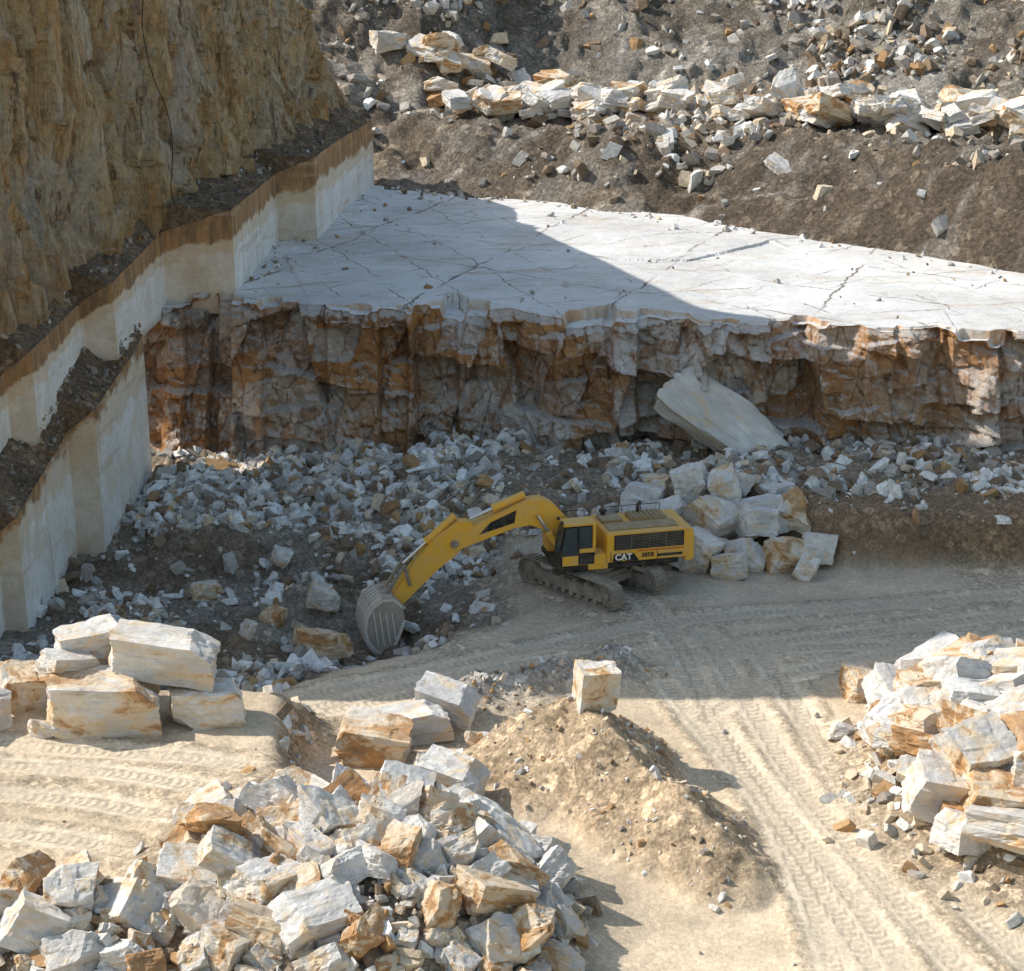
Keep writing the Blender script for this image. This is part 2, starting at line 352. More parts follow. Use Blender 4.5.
# ------------------------------------------------------------------ bench face + top
nu,nv=800,140
xx=np.linspace(-24,46,nu)
ncell=rng.uniform(-1,1,400); wob=fbm(xx*.2,xx*0,2,1)*2
def cells(f,o): return ncell[(np.floor((xx+30)*f+wob)+o).astype(int)%400]
def sm(a,n):
    for _ in range(n): a=np.convolve(np.pad(a,1,mode='edge'),[.25,.5,.25],'valid')
    return a
ye=yedge(xx)+1.2*fbm(xx*.12,xx*0,3,2)+.6*fbm(xx*.6,xx*0+9,4,5)+sm(1.0*cells(.28,5)+.5*cells(.75,60),1)
V=np.linspace(0,1,nv); U2,V2=np.meshgrid(xx,V,indexing='ij')
nt1=np.clip(cells(.33,0),0,1)*1.1+np.clip(cells(.9,77),0,1)*.6
notch=sm(nt1,1)
ztop=9.45+np.interp(xx,[-24,0,20,46],[.1,0,0,-.2])+.2*fbm(xx*.9,xx*0+3,4,3)-.65*notch; zbot=gz(xx,ye-3)-1.4
Zf=zbot[:,None]*(1-V2)+ztop[:,None]*V2
r4=np.random.default_rng(44)
# blocky joint sets: cells bounded by near-vertical joints and gently dipping beds
wz=fbm(U2*.35,Zf*.35,3,1)*1.1
def blocks(fu,fv,lean,dip,amp,tl,seed):
    r=np.random.default_rng(seed)
    a=(U2+40+Zf*lean+wz)*fu; ca=np.floor(a).astype(int)
    offs=r.random(400)[ca%400]; b=(Zf+10+U2*dip+wz*.5)*fv+offs; cb=np.floor(b).astype(int)
    idx=(ca*57+cb*131)%997
    A=r.uniform(-1,1,997)*amp; TX=r.uniform(-1,1,997)*tl; TY=r.uniform(-1,1,997)*tl-.14*(amp>.3)
    return A[idx]+TX[idx]*(a-ca-.5)/fu+TY[idx]*(b-cb-.5)/fv, idx
b1,i1=blocks(.17,.26,.22,.10,1.0,.30,1); b2,i2=blocks(.42,.55,-.30,-.14,.48,.36,2); b3,i3=blocks(1.3,1.5,.4,.2,.14,.34,3)
talus=2.6*ss(.55,.0,V2)+.0
lipf=ss(1.,.96,V2)
disp=blur((b1+b2)*(.3+.7*lipf)+b3*lipf,1)+(.35*fbm(U2*.8,Zf*.8,4,1)+.14*fbm(U2*3,Zf*3,3,3))*lipf+.8*(1-V2)
Yf=ye[:,None]-1.2*(1-V2)-np.clip(disp,-1.5,3.4)
Xf=U2+.12*blur(b2,1)*lipf
rr=np.random.default_rng(3)
pal=np.array([[.62,.34,.15],[.50,.26,.11],[.86,.82,.77],[.74,.60,.47],[.62,.42,.28],[.32,.19,.11],[.84,.80,.76],[.64,.47,.37],[.66,.33,.13],[.78,.73,.68]])
c1=pal[rr.integers(0,10,997)][i1]; c2=pal[rr.integers(0,10,997)][i2]
w=(rr.random(997)<.5)[i2][...,None]*.8
Tf=c1*(1-w)+c2*w; Tf=Tf*(.80+.36*rr.random(997)[i3])[...,None]
rgt=ss(14,22,U2); Tf=blend(Tf,np.array([.70,.45,.27]),rgt*.3)
finish(grid('rock_face',np.stack([Xf,Yf,Zf],-1),{'tint':Tf},False),M_face,'fractured rust and white marble bench face','rock face','structure')
XB=[-40,-11.4,-2.5,4,9.6,15,21.5,27,33,46,110]; YB=[157,155.5,150.5,147.2,142,138.6,132,127.4,121,112,90]
def yback(x): return np.interp(x,XB,YB)
nb=280; S=np.linspace(0,1,nb)**1.5
xb=np.interp(xx,[-24,46],[-26,60]); ybk=yback(xb)+2.5
Pb=np.zeros((nu,nb,3)); 
Pb[:,:,0]=Xf[:,-1][:,None]*(1-S)+xb[:,None]*S; Pb[:,:,1]=Yf[:,-1][:,None]*(1-S)+ybk[:,None]*S
fw=(.004+.045*sm(nt1,1))[:,None]
Pb[:,:,2]=Zf[:,-1][:,None]+(9.5-Zf[:,-1][:,None])*ss(fw,fw+.006,S[None,:])
sl,si=facets(Pb[:,:,0],Pb[:,:,1],26,.07,.010,9,1,.8)
Pb[:,:,2]+=(sl+.20*fbm(Pb[:,:,0]*.4,Pb[:,:,1]*.4,5,3))*ss(0,.03,S)
finish(grid('marble_bench',Pb,None,False),M_bench,'pale cracked marble quarry bench top','marble bench','structure')
# ------------------------------------------------------------------ hillside
hx=np.unique(np.r_[np.linspace(-160,-20,20),np.arange(-20,52,.27),np.linspace(52,160,30)])
hs=np.unique(np.r_[np.arange(-2,34,.25),np.arange(34,62,.45),np.linspace(62,170,30)])
def ridge(x,s,w): 
    R=np.interp(x,[9,13,33,46],[0,.8,7.2,8.])
    c=np.interp(x,[13,33],[3.2,5.0])+w*3
    return 8.9+R*np.clip(1.08-np.abs(s-c)/np.interp(x,[13,33],[3.2,5.6]),0,1)
def hzf(x,s):
    y=yback(x)+s
    w=fbm(x*.13,s*.13,4,2)
    top=np.interp(x,[-20,0,20,40],[14.2,14.4,15.2,15.6])
    wid=np.interp(x,[-20,0,12,22,40],[8.5,8.5,8.5,7,7])
    so=np.interp(x,[7,14,28,40],[0,5.0,7.0,6.5])
    z=8.9+(top-8.9)*np.clip((s-so+w*3.2)/wid,0,1)
    z=z+np.clip(s,0,so)*np.interp(x,[10,34],[.12,.5])*(1-np.clip((s-so)/wid,0,1))
    z=np.where(x>9,np.maximum(z,ridge(x,s,w)),z)
    hf=np.interp(x,[-20,-8,3,14,25,40],[5.5,10,27,33,40,46])+w*5
    hill=np.clip(s-hf,0,300)
    z=z+hill*.66*(1+w*.6)-np.clip(hill-45,0,300)*.55
    z=z+2.2*fbm(x*.28,y*.28,5,4)*ss(0,4,s)+1.6*fbm(x*.9,y*.9,5,5)*ss(.5,4,s)
    z=np.where(s<0,8.9+.9*s*.5,z)
    return z
def hz(x,y): return hzf(x,y-yback(x))
HX,HS=np.meshgrid(hx,hs,indexing='ij'); HY=yback(HX)+HS; HZ=hzf(HX,HS)
fd,fi=facets(HX,HY,900,.35,.12,31); HZ=HZ+fd*ss(20,30,HS)*.7
Th=np.ones(HX.shape+(3,))*np.array([.36,.32,.265]); wv=fbm(HX*.12,HY*.12,5,1); wq=fbm(HX*.35,HY*.5,5,6); wh=fbm(HX*.13,HS*.13,4,2)
bk=np.interp(HX,[7,14,28,40],[0,5.,7.,6.5])
Th=blend(Th,np.array([.26,.205,.15]),ss(11,7,HS-bk)*.9); Th=blend(Th,np.array([.54,.48,.40]),ss(8,10,HS-bk)*ss(24,18,HS)*.65)
Th=blend(Th,np.array([.54,.50,.45]),ss(.04,.16,wv)*ss(8,14,HS)*.7); Th=blend(Th,np.array([.18,.145,.11]),ss(-.02,-.15,wv)*.65)
onr=(ridge(HX,HS,wh)>HZ-1.2)*(HX>10)*1.0
Th=blend(Th,np.array([.62,.53,.41]),ss(5,9,HX)*ss(34,26,HX)*ss(bk+2.5,bk-.5,HS)*(1-onr)*.9)
Th=blend(Th,np.array([.20,.155,.115]),onr*ss(10,12,HX)*ss(11,9,HS)*.85)
Th=blend(Th,np.array([.42,.38,.33]),ss(.05,.18,wq)*.6); Th=blend(Th,np.array([.15,.12,.09]),ss(-.06,-.18,wq)*.6)
finish(grid('hillside',np.stack([HX,HY,HZ],-1),{'tint':Th,'peb':np.ones(HX.shape)},True),M_hill,'brown dirt banks and scree hillside above the quarry','hillside','structure')
# ------------------------------------------------------------------ left wall system
def loft(name,lines,nu,nvs,mat,label,cat,dispf=None,tintf=None,smooth=False,kind='structure',vvr=None):
    L=[np.array(l,float) for l in lines]; p=L[0]
    d=np.r_[0,np.cumsum(np.linalg.norm(np.diff(p[:,:2],axis=0),axis=1)+.02)]
    t=np.unique(np.r_[np.linspace(0,d[-1],nu),d]); nu=len(t)
    R=[np.stack([np.interp(t,d,l[:,k]) for k in range(3)],-1) for l in L]
    rows=[];vv=[]
    for k in range(len(R)-1):
        n=nvs[k]
        for j in range(n+(1 if k==len(R)-2 else 0)):
            f=j/n; rows.append(R[k]*(1-f)+R[k+1]*f); vv.append(k+f)
    P=np.stack(rows,1); vv=np.array(vv)[None,:]*np.ones((nu,1)); tt=t[:,None]*np.ones((1,P.shape[1]))
    if dispf is not None: P=dispf(P,tt,vv)
    at={'vv':vv/(len(lines)-1) if vvr is None else vvr(vv)}
    if tintf is not None: at['tint']=tintf(P,tt,vv); at['peb']=np.ones(P.shape[:2])
    return finish(grid(name,P,at,smooth),mat,label,cat,kind)
def dwall(amp):
    def f(P,t,v):
        P[:,:,0]+=(amp*.2*fbm(t*.5,P[:,:,2]*.4,3,2)+.02*fbm(t*3,P[:,:,2]*3,3,2))
        chip=ss(.95,1.,v)*np.clip(fbm(t*1.6,v*0,4,6)*2.6,0,1); P[:,:,2]-=chip*.15; P[:,:,0]-=chip*.08
        return P
    return f
def dledge(P,t,v):
    P[:,:,2]+=.5*fbm(t*.9,P[:,:,0]*2.,4,3)*np.sin(np.clip(v,0,1)*math.pi)+.06*fbm(t*3,P[:,:,0]*4,2,4)*ss(0,.15,v)
    P[:,:,0]+=.2*fbm(t*1.5,v*3,3,1)*ss(0,.3,v)
    return P
def tledge(P,t,v):
    c=np.ones(P.shape)*np.array([.23,.165,.11]); return c*(1+.9*fbm(t*.7,P[:,:,0]*2,4,2))[...,None]
SA=[(70,-26.3,.8),(81.5,-25.3,2.8),(86.98,-24.9,3.7),(87.0,-23.8,4.7),(96.98,-23.5,6.0),(97.0,-22.0,7.2),(105,-21.5,8.1),(108,-21.4,8.6)]
ya_=[s[0] for s in SA]
A0=[(x+.1,y,-3) for y,x,z in SA]+[(-27.5,108.2,-3)]
A1=[(x,y,z) for y,x,z in SA]+[(-27.5,108.2,8.7)]
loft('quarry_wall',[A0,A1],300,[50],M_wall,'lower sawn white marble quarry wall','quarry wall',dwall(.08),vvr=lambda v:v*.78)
st=[(70,-28.6,1.6,7.0),(84.0,-27.4,4.8,9.0),(84.02,-26.0,5.2,9.9),(93.5,-25.6,6.6,10.4),(93.52,-24.2,7.2,11.5),(102.9,-23.7,9.0,11.9),(102.92,-21.9,9.2,13.0),(115.2,-21.3,9.0,13.5),(115.22,-17.0,9.0,14.9),(124,-16.7,9.0,14.6),(132.6,-16.4,9,14.4),(132.62,-13.7,9,15.5),(144,-12.9,9,15.2),(156,-11.3,9,15.1),(157,-14,9,15)]
B0=[(x+.08,y,z0-.8) for y,x,z0,z1 in st]; B1=[(x,y,z1-.25) for y,x,z0,z1 in st]
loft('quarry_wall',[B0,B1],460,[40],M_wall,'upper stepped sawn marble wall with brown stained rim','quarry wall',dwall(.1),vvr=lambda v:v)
sy_=[s[0] for s in st]
def Bx(y): return np.interp(y,sy_,[s[1] for s in st])
def Bz0(y): return np.interp(y,sy_,[s[2] for s in st])
def Bz1(y): return np.interp(y,sy_,[s[3] for s in st])
def AXv(y): return np.interp(y,ya_,[s[1] for s in SA])
AZ=lambda y: np.interp(y,ya_,[s[2] for s in SA])
yl=sorted(list(np.linspace(70,108,40))+[s[0] for s in SA]+[84.0,84.02,93.5,93.52,102.9,102.92])
LA0=[(float(AXv(y))-.03,y+.03,AZ(y)-.12) for y in yl]; LA1=[(float(min(Bx(y)-.2,AXv(y)-.4)),y,Bz0(y)+.3) for y in yl]
loft('rubble_ledge',[LA0,LA1],260,[14],M_ledge,'dark gravel ledge on the lower quarry wall','ledge',dledge,tledge,True)
CF=[(70,-30.6),(76,-29.8),(84,-28.4),(92.4,-26.9),(97.6,-25.7),(103,-24.6),(111.4,-22.8),(118,-21.0),(122,-20.1),(124.7,-19.4),(131,-18.0),(140,-16.2),(147,-14.6),(152,-13.9),(156,-13.6),(158,-16)]
CZ=lambda y: np.interp(y,[70,84,92.4,111.4,131,150,158],[6,9.4,11.,13.3,14.2,14.6,15])
CT=lambda y: np.interp(y,[70,76,80.6,85.3,88.4,91.5,112,115,119,144.2,150,154,158],[7.5,9.6,17.2,34.4,46,57.6,57,50,40.5,25.3,24,21,18])  # out-of-view top heights shaped so the cliff's shadow falls across pit and bench
cx=lambda y: np.interp(y,[c[0] for c in CF],[c[1] for c in CF])
yb_=sorted(list(np.linspace(70,157,90))+[s[0] for s in st[1:-1]])
LB0=[(float(Bx(y))-.03,y+.03,Bz1(y)-.36) for y in yb_]; LB1=[(cx(y)-.8,y,CZ(y)+1.6) for y in yb_]
loft('rubble_ledge',[LB0,LB1],420,[22],M_ledge,'dark debris ledge below the ochre cliff','ledge',dledge,tledge,True)
yc=list(np.linspace(70,158,110))
C0=[(cx(y)+.3,y,CZ(y)-1.2) for y in yc]; C1=[(cx(y)-.9,y,(CZ(y)+CT(y))/2) for y in yc]; C2=[(cx(y)-1.4,y,CT(y)) for y in yc]; C3=[(cx(y)-50,y+8,CT(y)+2) for y in yc]
def dcliff(P,t,v):
    z=P[:,:,2]; k=ss(0,.05,v)*ss(2.0,1.9,v)
    d1,_=facets(t,z,110,.8,.2,21,1,.25); d2,_=facets(t+z*.1,z,800,.42,.42,22,1,.35); d3,_=facets(t,z,3000,.22,.5,23,1,.6)
    rib=-np.abs(fbm(t*.28+z*.01,z*.03,2,2))*2.4+.3
    d=1.4*fbm(t*.16,z*.05,4,1)+rib+d1*.8+d2+d3+1.0*fbm(t*.9,z*.13,5,5)+.6*fbm(t*2.5,z*.7,5,3)
    P[:,:,0]+=np.clip(d,-2.3,1.6)*k*.75; P[:,:,1]+=.3*d2*k
    P[:,:,2]+=ss(1.9,2.,v)*.4*fbm(t*.3,v*0,3,2)
    return P
loft('cliff',[C0,C1,C2,C3],900,[180,60,6],M_cliff,'tall ochre rock cliff with vertical streaks','cliff',dcliff,None,False,vvr=lambda v:np.clip(v/2,0,1))
# ------------------------------------------------------------------ rocks
def rock_bm(seed,kind,cuts=None):
    r=random.Random(seed); bm=bmesh.new(); bmesh.ops.create_cube(bm,size=1)
    k_=.6 if kind=='block' else 1.
    sh=Matrix(((1,r.uniform(-.25,.25)*k_,r.uniform(-.2,.2)*k_),(0,1,r.uniform(-.25,.25)*k_),(0,0,1)))
    for v in bm.verts: v.co=sh@v.co
    n=cuts if cuts else (r.randint(3,5) if kind=='block' else r.randint(8,11))
    for i in range(n):
        nrm=Vector((r.gauss(0,1),r.gauss(0,1),r.gauss(0,1))).normalized()
        ext=max(v.co.dot(nrm) for v in bm.verts)
        off=ext*(r.uniform(.72,.94) if kind=='block' else r.uniform(.55,.85))
        bmesh.ops.bisect_plane(bm,geom=list(bm.verts)+list(bm.edges)+list(bm.faces),plane_co=nrm*off,plane_no=nrm,clear_outer=True)
        co=[v.co.copy() for v in bm.verts]; bm.clear()
        for c in co: bm.verts.new(c)
        res=bmesh.ops.convex_hull(bm,input=bm.verts)
        lone=[v for v in bm.verts if not v.link_faces]
        if lone: bmesh.ops.delete(bm,geom=lone,context='VERTS')
    bmesh.ops.remove_doubles(bm,verts=bm.verts,dist=.03)
    mn=[min(v.co[i] for v in bm.verts) for i in range(3)]; mx=[max(v.co[i] for v in bm.verts) for i in range(3)]
    for v in bm.verts:
        for i in range(3): v.co[i]=(v.co[i]-(mn[i]+mx[i])/2)/(mx[i]-mn[i])
    return bm,r
def rock_mesh(name,seed,kind):
    bm,r=rock_bm(seed,kind)
    bmesh.ops.dissolve_limit(bm,angle_limit=.08,verts=bm.verts,edges=bm.edges)
    bmesh.ops.triangulate(bm,faces=bm.faces)
    for _ in range(4):
        lo=[e for e in bm.edges if e.calc_length()>.085]
        if lo: bmesh.ops.subdivide_edges(bm,edges=lo,cuts=1,use_grid_fill=False)
        bmesh.ops.triangulate(bm,faces=[f for f in bm.faces if len(f.verts)>3])
    o=Vector((seed*3.1,seed*1.7,0))
    for v in bm.verts:
        n=mnoise.noise(v.co*2.5+o)*.06+mnoise.noise(v.co*7+o)*.025+mnoise.noise(v.co*16+o)*.014
        st=(mnoise.cell(v.co*3.5+o)-.5)*.03
        v.co+=v.co.normalized()*(n+st)
    me=bpy.data.meshes.new(name); bm.to_mesh(me); bm.free()
    return me
BL={};RK={}
proto=[(rock_mesh('marble_block_mesh',k+1,'block'),rock_mesh('rock_mesh',k+40,'rock')) for k in range(12)]
for mi,mm in enumerate((M_rock,M_rockw,M_rocko)):
    BL[mi]=[];RK[mi]=[]
    for a,b in proto:
        a=a.copy(); b=b.copy(); a.materials.append(mm); b.materials.append(mm); BL[mi].append(a); RK[mi].append(b)
def put(kind,mi,loc,size,rot,label,group,name='marble_block'):
    ms=(BL if kind=='block' else RK)[mi]; o=bpy.data.objects.new(name,random.choice(ms)); COL.objects.link(o)
    o.location=loc;o.scale=size;o.rotation_euler=rot
    o['label']=label;o['category']='rock'
    if group:o['group']=group
    return o
G=lambda x,y: float(gz(np.array(x),np.array(y)))
def scatter(region,n,s0,s1,sep,seed,pw=1.6):
    r=random.Random(seed); out=[]
    sizes=sorted([s0+(s1-s0)*r.random()**pw for _ in range(n)],reverse=True)
    for s in sizes:
        for _ in range(90):
            p=region(r)
            if all((p[0]-q[0])**2+(p[1]-q[1])**2>(sep*(s+q[2])*.5)**2 for q in out):
                out.append((p[0],p[1],s)); break
    return out
R=random.Random(5)
def rrot(t=.5): return (R.uniform(-t,t),R.uniform(-t,t),R.uniform(0,6.28))
def reg(r):
    while True:
        x=r.uniform(-18,3);y=r.uniform(51.5,64.5)
        if pileF(x,y)>.5+.4*r.random(): return x,y
for x,y,s in scatter(reg,290,.35,2.2,.46,3,2.0):
    kd=R.choice(['block','rock']); mi=R.choices([0,1,2],[6,2.0,1.6])[0]
    put(kd,mi,(x,y,G(x,y)+.22*s),(s*R.uniform(.9,1.3),s*R.uniform(.7,1.05),s*R.uniform(.45,.8)),rrot(.8),{0:'broken marble rock with ochre stains in a pile',1:'pale broken marble rock in a pile',2:'rust stained broken marble rock in a pile'}[mi],'broken rocks in the large rubble pile','marble_rock')
def reg(r):
    while True:
        x=r.uniform(15.0,24);y=r.uniform(60.5,76)
        if rpileF(x,y)>.8 and not (x<16.2 and y<66 and r.random()<.7): return x,y
for x,y,s in scatter(reg,92,1.2,2.6,.50,4,1.2):
    mi=R.choices([0,1,2],[6,1.4,1.8])[0]
    put('block',mi,(x,y,G(x,y)+.36*s),(s*R.uniform(1.,1.3),s*R.uniform(.8,1.),s*R.uniform(.5,.78)),(R.uniform(-.2,.5),R.uniform(-.45,.2),R.uniform(-.7,.7)+R.choice([0,3.14])),'cream marble block stacked on a dirt mound' if mi<2 else 'rust stained marble block stacked on a dirt mound','blocks stacked on the dirt mound')
SP=[('block',0,-16.1,69.0,1.0,4.6,2.6,2.4,.05,.06,.1,'large ochre and white block at the base of a stack'),
('block',0,-12.1,69.4,.6,2.9,2.0,1.7,-.05,.0,.2,'low grey block beside a block stack'),
('block',0,-13.8,70.0,2.7,4.5,2.1,1.7,.06,.10,-.12,'long cream slab lying across a block stack'),
('block',1,-16.9,71.2,2.6,2.8,2.0,1.5,0,-.1,.4,'white block on the back of a block stack'),
('block',0,-17.6,69.8,2.3,2.0,1.6,1.0,.1,.2,.8,'small pale block on a block stack'),
('block',0,-19.8,70.9,.7,2.2,1.8,1.7,.2,.1,.3,'cream block on the dirt ledge'),
('rock',1,-20.6,68.9,.6,2.2,2.0,1.6,.2,.3,.9,'pale boulder on the dirt ledge'),
('rock',0,-19.3,73.0,.8,1.6,1.4,1.4,.2,.3,.9,'pale boulder on the edge of the dirt ledge'),
('rock',1,-18.3,68.0,.3,1.2,1.,.9,.2,.3,.2,'small white rock on the dirt ledge'),
('block',0,-5.6,70.3,.7,3.4,2.2,1.8,.12,.12,-.25,'ochre and cream block beside a dirt mound'),
('block',1,-4.2,72.4,.6,3.3,1.9,1.3,.0,-.15,.1,'flat white block beside a dirt mound'),
('block',1,-2.8,74.0,.8,2.8,1.9,1.4,.1,.22,-.3,'tilted white slab beside a dirt mound'),
('block',0,-2.3,66.2,1.0,2.7,1.8,1.6,.1,.15,-.4,'ochre and white block at the top of a rubble pile'),
('rock',1,-3.3,68.8,.3,1.2,.9,.8,.2,.3,.2,'small white rock beside a dirt mound'),
('rock',0,-1.4,70.9,.3,1.0,.8,.7,.2,.3,.2,'small pale rock beside a dirt mound'),
('block',0,15.4,76.4,.5,2.0,1.6,1.5,.1,.1,.3,'pale block standing alone behind a block stack'),
('block',0,17.2,77.0,.5,1.8,1.4,1.3,.1,-.1,.9,'ochre block standing alone behind a block stack'),
('block',1,18.8,76.6,.6,2.6,1.6,1.2,.05,.1,.1,'flat white block behind a block stack'),
('rock',1,13.6,72.0,.3,1.2,.9,.8,.2,.3,.2,'small white rock beside the dirt road'),
('rock',2,-8.8,83.2,.85,2.9,1.6,1.4,.1,.1,.2,'brown boulder beside the excavator bucket'),
('rock',0,-9.4,88.6,.7,1.7,1.2,1.3,.1,.5,.2,'pale slab boulder in the rubble pit'),
('rock',2,-11.6,86.4,.4,1.5,1.2,1.,.1,.1,.9,'brown boulder in the rubble pit'),
('rock',0,-15.5,90.4,.4,1.6,1.3,1.,.1,.2,.5,'grey boulder among the pit rubble'),
('rock',0,-12.2,95.0,.4,1.5,1.2,1.,.3,.2,1.5,'grey boulder among the pit rubble'),
('block',0,-12.5,83.4,.3,.5,.7,1.3,.3,.2,.9,'white upright shard in the rubble pit')]
for k,mi,x,y,zo,sx,sy,sz,a,b,c,lb in SP:
    put(k,mi,(x,y,G(x,y)+zo),(sx,sy,sz),(a,b,c),lb,None)
tb=rock_bm(77,'block',2)[0]; bmesh.ops.triangulate(tb,faces=tb.faces)
for _ in range(4):
    lo_=[e for e in tb.edges if e.calc_length()>.09]
    if lo_: bmesh.ops.subdivide_edges(tb,edges=lo_,cuts=1)
    bmesh.ops.triangulate(tb,faces=[f for f in tb.faces if len(f.verts)>3])
for v in tb.verts: v.co+=v.co.normalized()*(mnoise.noise(v.co*3)*.05+mnoise.noise(v.co*9)*.025)
tme=bpy.data.meshes.new('top_block_mesh'); tb.to_mesh(tme); tb.free(); tme.materials.append(m_marble_rock('cream_marble',.42,1.03,.1))
o=bpy.data.objects.new('marble_block',tme); COL.objects.link(o); o.location=(3.3,69.3,G(3.3,69.3)+.75); o.scale=(1.75,1.6,1.85); o.rotation_euler=(.05,.08,.3); o['label']='upright white and ochre block on top of a dirt mound'; o['category']='rock'
# one rough fallen slab resting in the face
sb=bmesh.new(); sb.from_mesh(BL[0][4]); 
for v in sb.verts: v.co+=Vector((0,0,1))*mnoise.noise(Vector((v.co.x*3,v.co.y*3,1)))*.12+Vector((mnoise.noise(v.co*4+Vector((5,0,0))),0,0))*.05
sme=bpy.data.meshes.new('slab_mesh'); sb.to_mesh(sme); sb.free(); sme.materials.append(M_rock)
o=bpy.data.objects.new('marble_slab',sme); COL.objects.link(o); o.location=(12.0,106.0,4.0); o.scale=(7.8,2.6,3.0); o.rotation_euler=(-.55,.60,-.12); o['label']='slanted stained marble slab leaning in the bench face'; o['category']='rock'
for i,(x,y,zo,s) in enumerate([(6.0,95.4,.8,1.8),(7.6,93.8,.7,2.0),(9.7,92.9,.7,2.4),(12.0,92.8,.7,2.2),(14.1,92.5,.6,2.0),(15.8,93.3,.6,1.9),(8.4,95.8,1.6,2.0),(10.6,95.,1.8,2.4),(12.9,95,1.6,2.3),(15.0,95.2,1.3,2.0),(7.0,97.2,1.5,1.9),(9.5,97.4,2.1,2.2),(12.1,97.4,1.9,1.9),(14.3,97.2,1.4,1.7),(11.2,96.2,2.7,1.7),(8.,98.8,1.5,1.6),(12.8,93.9,2.1,1.6),(11.1,91.4,.5,1.5),(15.0,91.3,.4,1.4)]):
    z0=min(G(x,y),.9); mi=[1,0,1,1,0,1,1,0][i%8]
    put('block' if i%3 else 'rock',mi,(x,y,z0+zo),(s*1.15,s*.9,s*.82),rrot(.45),'pale marble block heaped behind the excavator','blocks heaped behind the excavator')
def terr(pts,n,s0,s1,wd,zadd,grp,mis):
    p=np.array(pts,float)
    for i in range(n):
        t=R.random()*(len(p)-1); k=int(t); f=t-k; q=p[k]*(1-f)+p[k+1]*f
        x=q[0]+R.uniform(-1,1)*wd*.5; y=q[1]+R.uniform(-1,1)*wd; s=s0+(s1-s0)*R.random()**1.3
        z=float(hz(np.array(x),np.array(y)))
        put(R.choice(['block','rock','block']),R.choice(mis),(x,y,z+.25*s+R.random()*zadd),(s*1.35,s*.9,s*.48),rrot(.5),'marble block in a long heap on the upper terrace',grp)
terr([(-4,163.5),(4,161),(12,157.5),(20,154)],100,1.0,2.8,2.4,1.5,'blocks heaped along the upper terrace',[0,1,1])
terr([(20,152.5),(28,147),(38,140)],100,1.0,2.8,2.4,1.7,'blocks heaped along the upper terrace',[0,1,1])
terr([(-7,169),(-2,170.5),(4,170)],44,1.0,2.6,3.2,1.6,'grey blocks at the foot of the hillside',[0,1,0,2])
put('rock',0,(-10.8,171,float(hz(np.array(-10.8),np.array(171.)))+.5),(3,2.5,2),(0,.1,.4),'large rounded boulder on the hillside',None)
put('block',1,(20.2,143.5,float(hz(np.array(20.2),np.array(143.5)))+.3),(2.8,1.2,.7),(.3,.5,-.6),'white slab slid down a dirt bank',None)
# ------------------------------------------------------------------ small rubble
LV=[]
for k in range(10):
    bm,_=rock_bm(200+k,'rock',5 if k%2 else 7)
    bmesh.ops.dissolve_limit(bm,angle_limit=.2,verts=bm.verts,edges=bm.edges); bmesh.ops.triangulate(bm,faces=bm.faces); bm.verts.ensure_lookup_table(); bm.verts.index_update()
    LV.append((np.array([v.co[:] for v in bm.verts]),np.array([[v.index for v in f.verts] for f in bm.faces]))); bm.free()
RP=np.array([[.75,.73,.69],[.55,.52,.47],[.39,.35,.31],[.64,.53,.39],[.45,.28,.14],[.26,.19,.13],[.80,.78,.75]])
def rubble(name,pts,sz,wts,label,seed=0,mul=1.):
    r=np.random.default_rng(seed+100); Vs=[];Fs=[];Ts=[];off=0; N=len(pts)
    which=r.integers(0,len(LV),N); wts=np.array(wts,float); wts/=wts.sum(); ci=r.choice(len(RP),N,p=wts)
    for k,(v,f) in enumerate(LV):
        id=np.where(which==k)[0]; n=len(id)
        if n==0: continue
        q=r.normal(size=(n,4)); q/=np.linalg.norm(q,axis=1)[:,None]; a,b,c,d=q.T
        Rm=np.stack([1-2*(c*c+d*d),2*(b*c-a*d),2*(b*d+a*c),2*(b*c+a*d),1-2*(b*b+d*d),2*(c*d-a*b),2*(b*d-a*c),2*(c*d+a*b),1-2*(b*b+c*c)],-1).reshape(n,3,3)
        sc=sz[id][:,None]*np.stack([r.uniform(.9,1.6,n),r.uniform(.5,1.,n),r.uniform(.25,.75,n)],-1)
        vv=v[None]*sc[:,None,:]; vv=np.einsum('nij,nkj->nki',Rm,vv)+pts[id][:,None,:]
        Vs.append(vv.reshape(-1,3)); Fs.append((f[None]+(np.arange(n)*len(v))[:,None,None]+off).reshape(-1,3)); off+=n*len(v)
        Ts.append(np.repeat(RP[ci[id]]*mul*r.uniform(.8,1.15,(n,1)),len(v),0))
    o=mesh_np(name,np.concatenate(Vs),np.concatenate(Fs),{'tint':np.concatenate(Ts)})
    return finish(o,M_rub,label,'rubble','stuff')
def cand(n,x0,x1,y0,y1,wf,seed):
    r=np.random.default_rng(seed); x=r.uniform(x0,x1,n*8);y=r.uniform(y0,y1,n*8); k=r.random(n*8)<wf(x,y); return x[k][:n],y[k][:n]
def sizes(n,a,b,seed,p=3): r=np.random.default_rng(seed); return a+(b-a)*r.random(n)**p
mixw=[4.5,4,3.5,2.2,1.4,3.5,3]
x,y=cand(30000,-24,3,77,112,lambda x,y: pitF(x,y)*(.05+.95*ss(.02,.12,fbm(x*.2,y*.2,5,3)))*(1-.95*np.exp(-((x+9)/5)**2-((y-88)/4)**2))*(y<yedge(x)),1); s=sizes(len(x),.04,1.0,1,11)
rubble('rubble',np.c_[x,y,gz(x,y)+.03*s],s,mixw,'grey and white marble rubble filling the pit',1,.98)
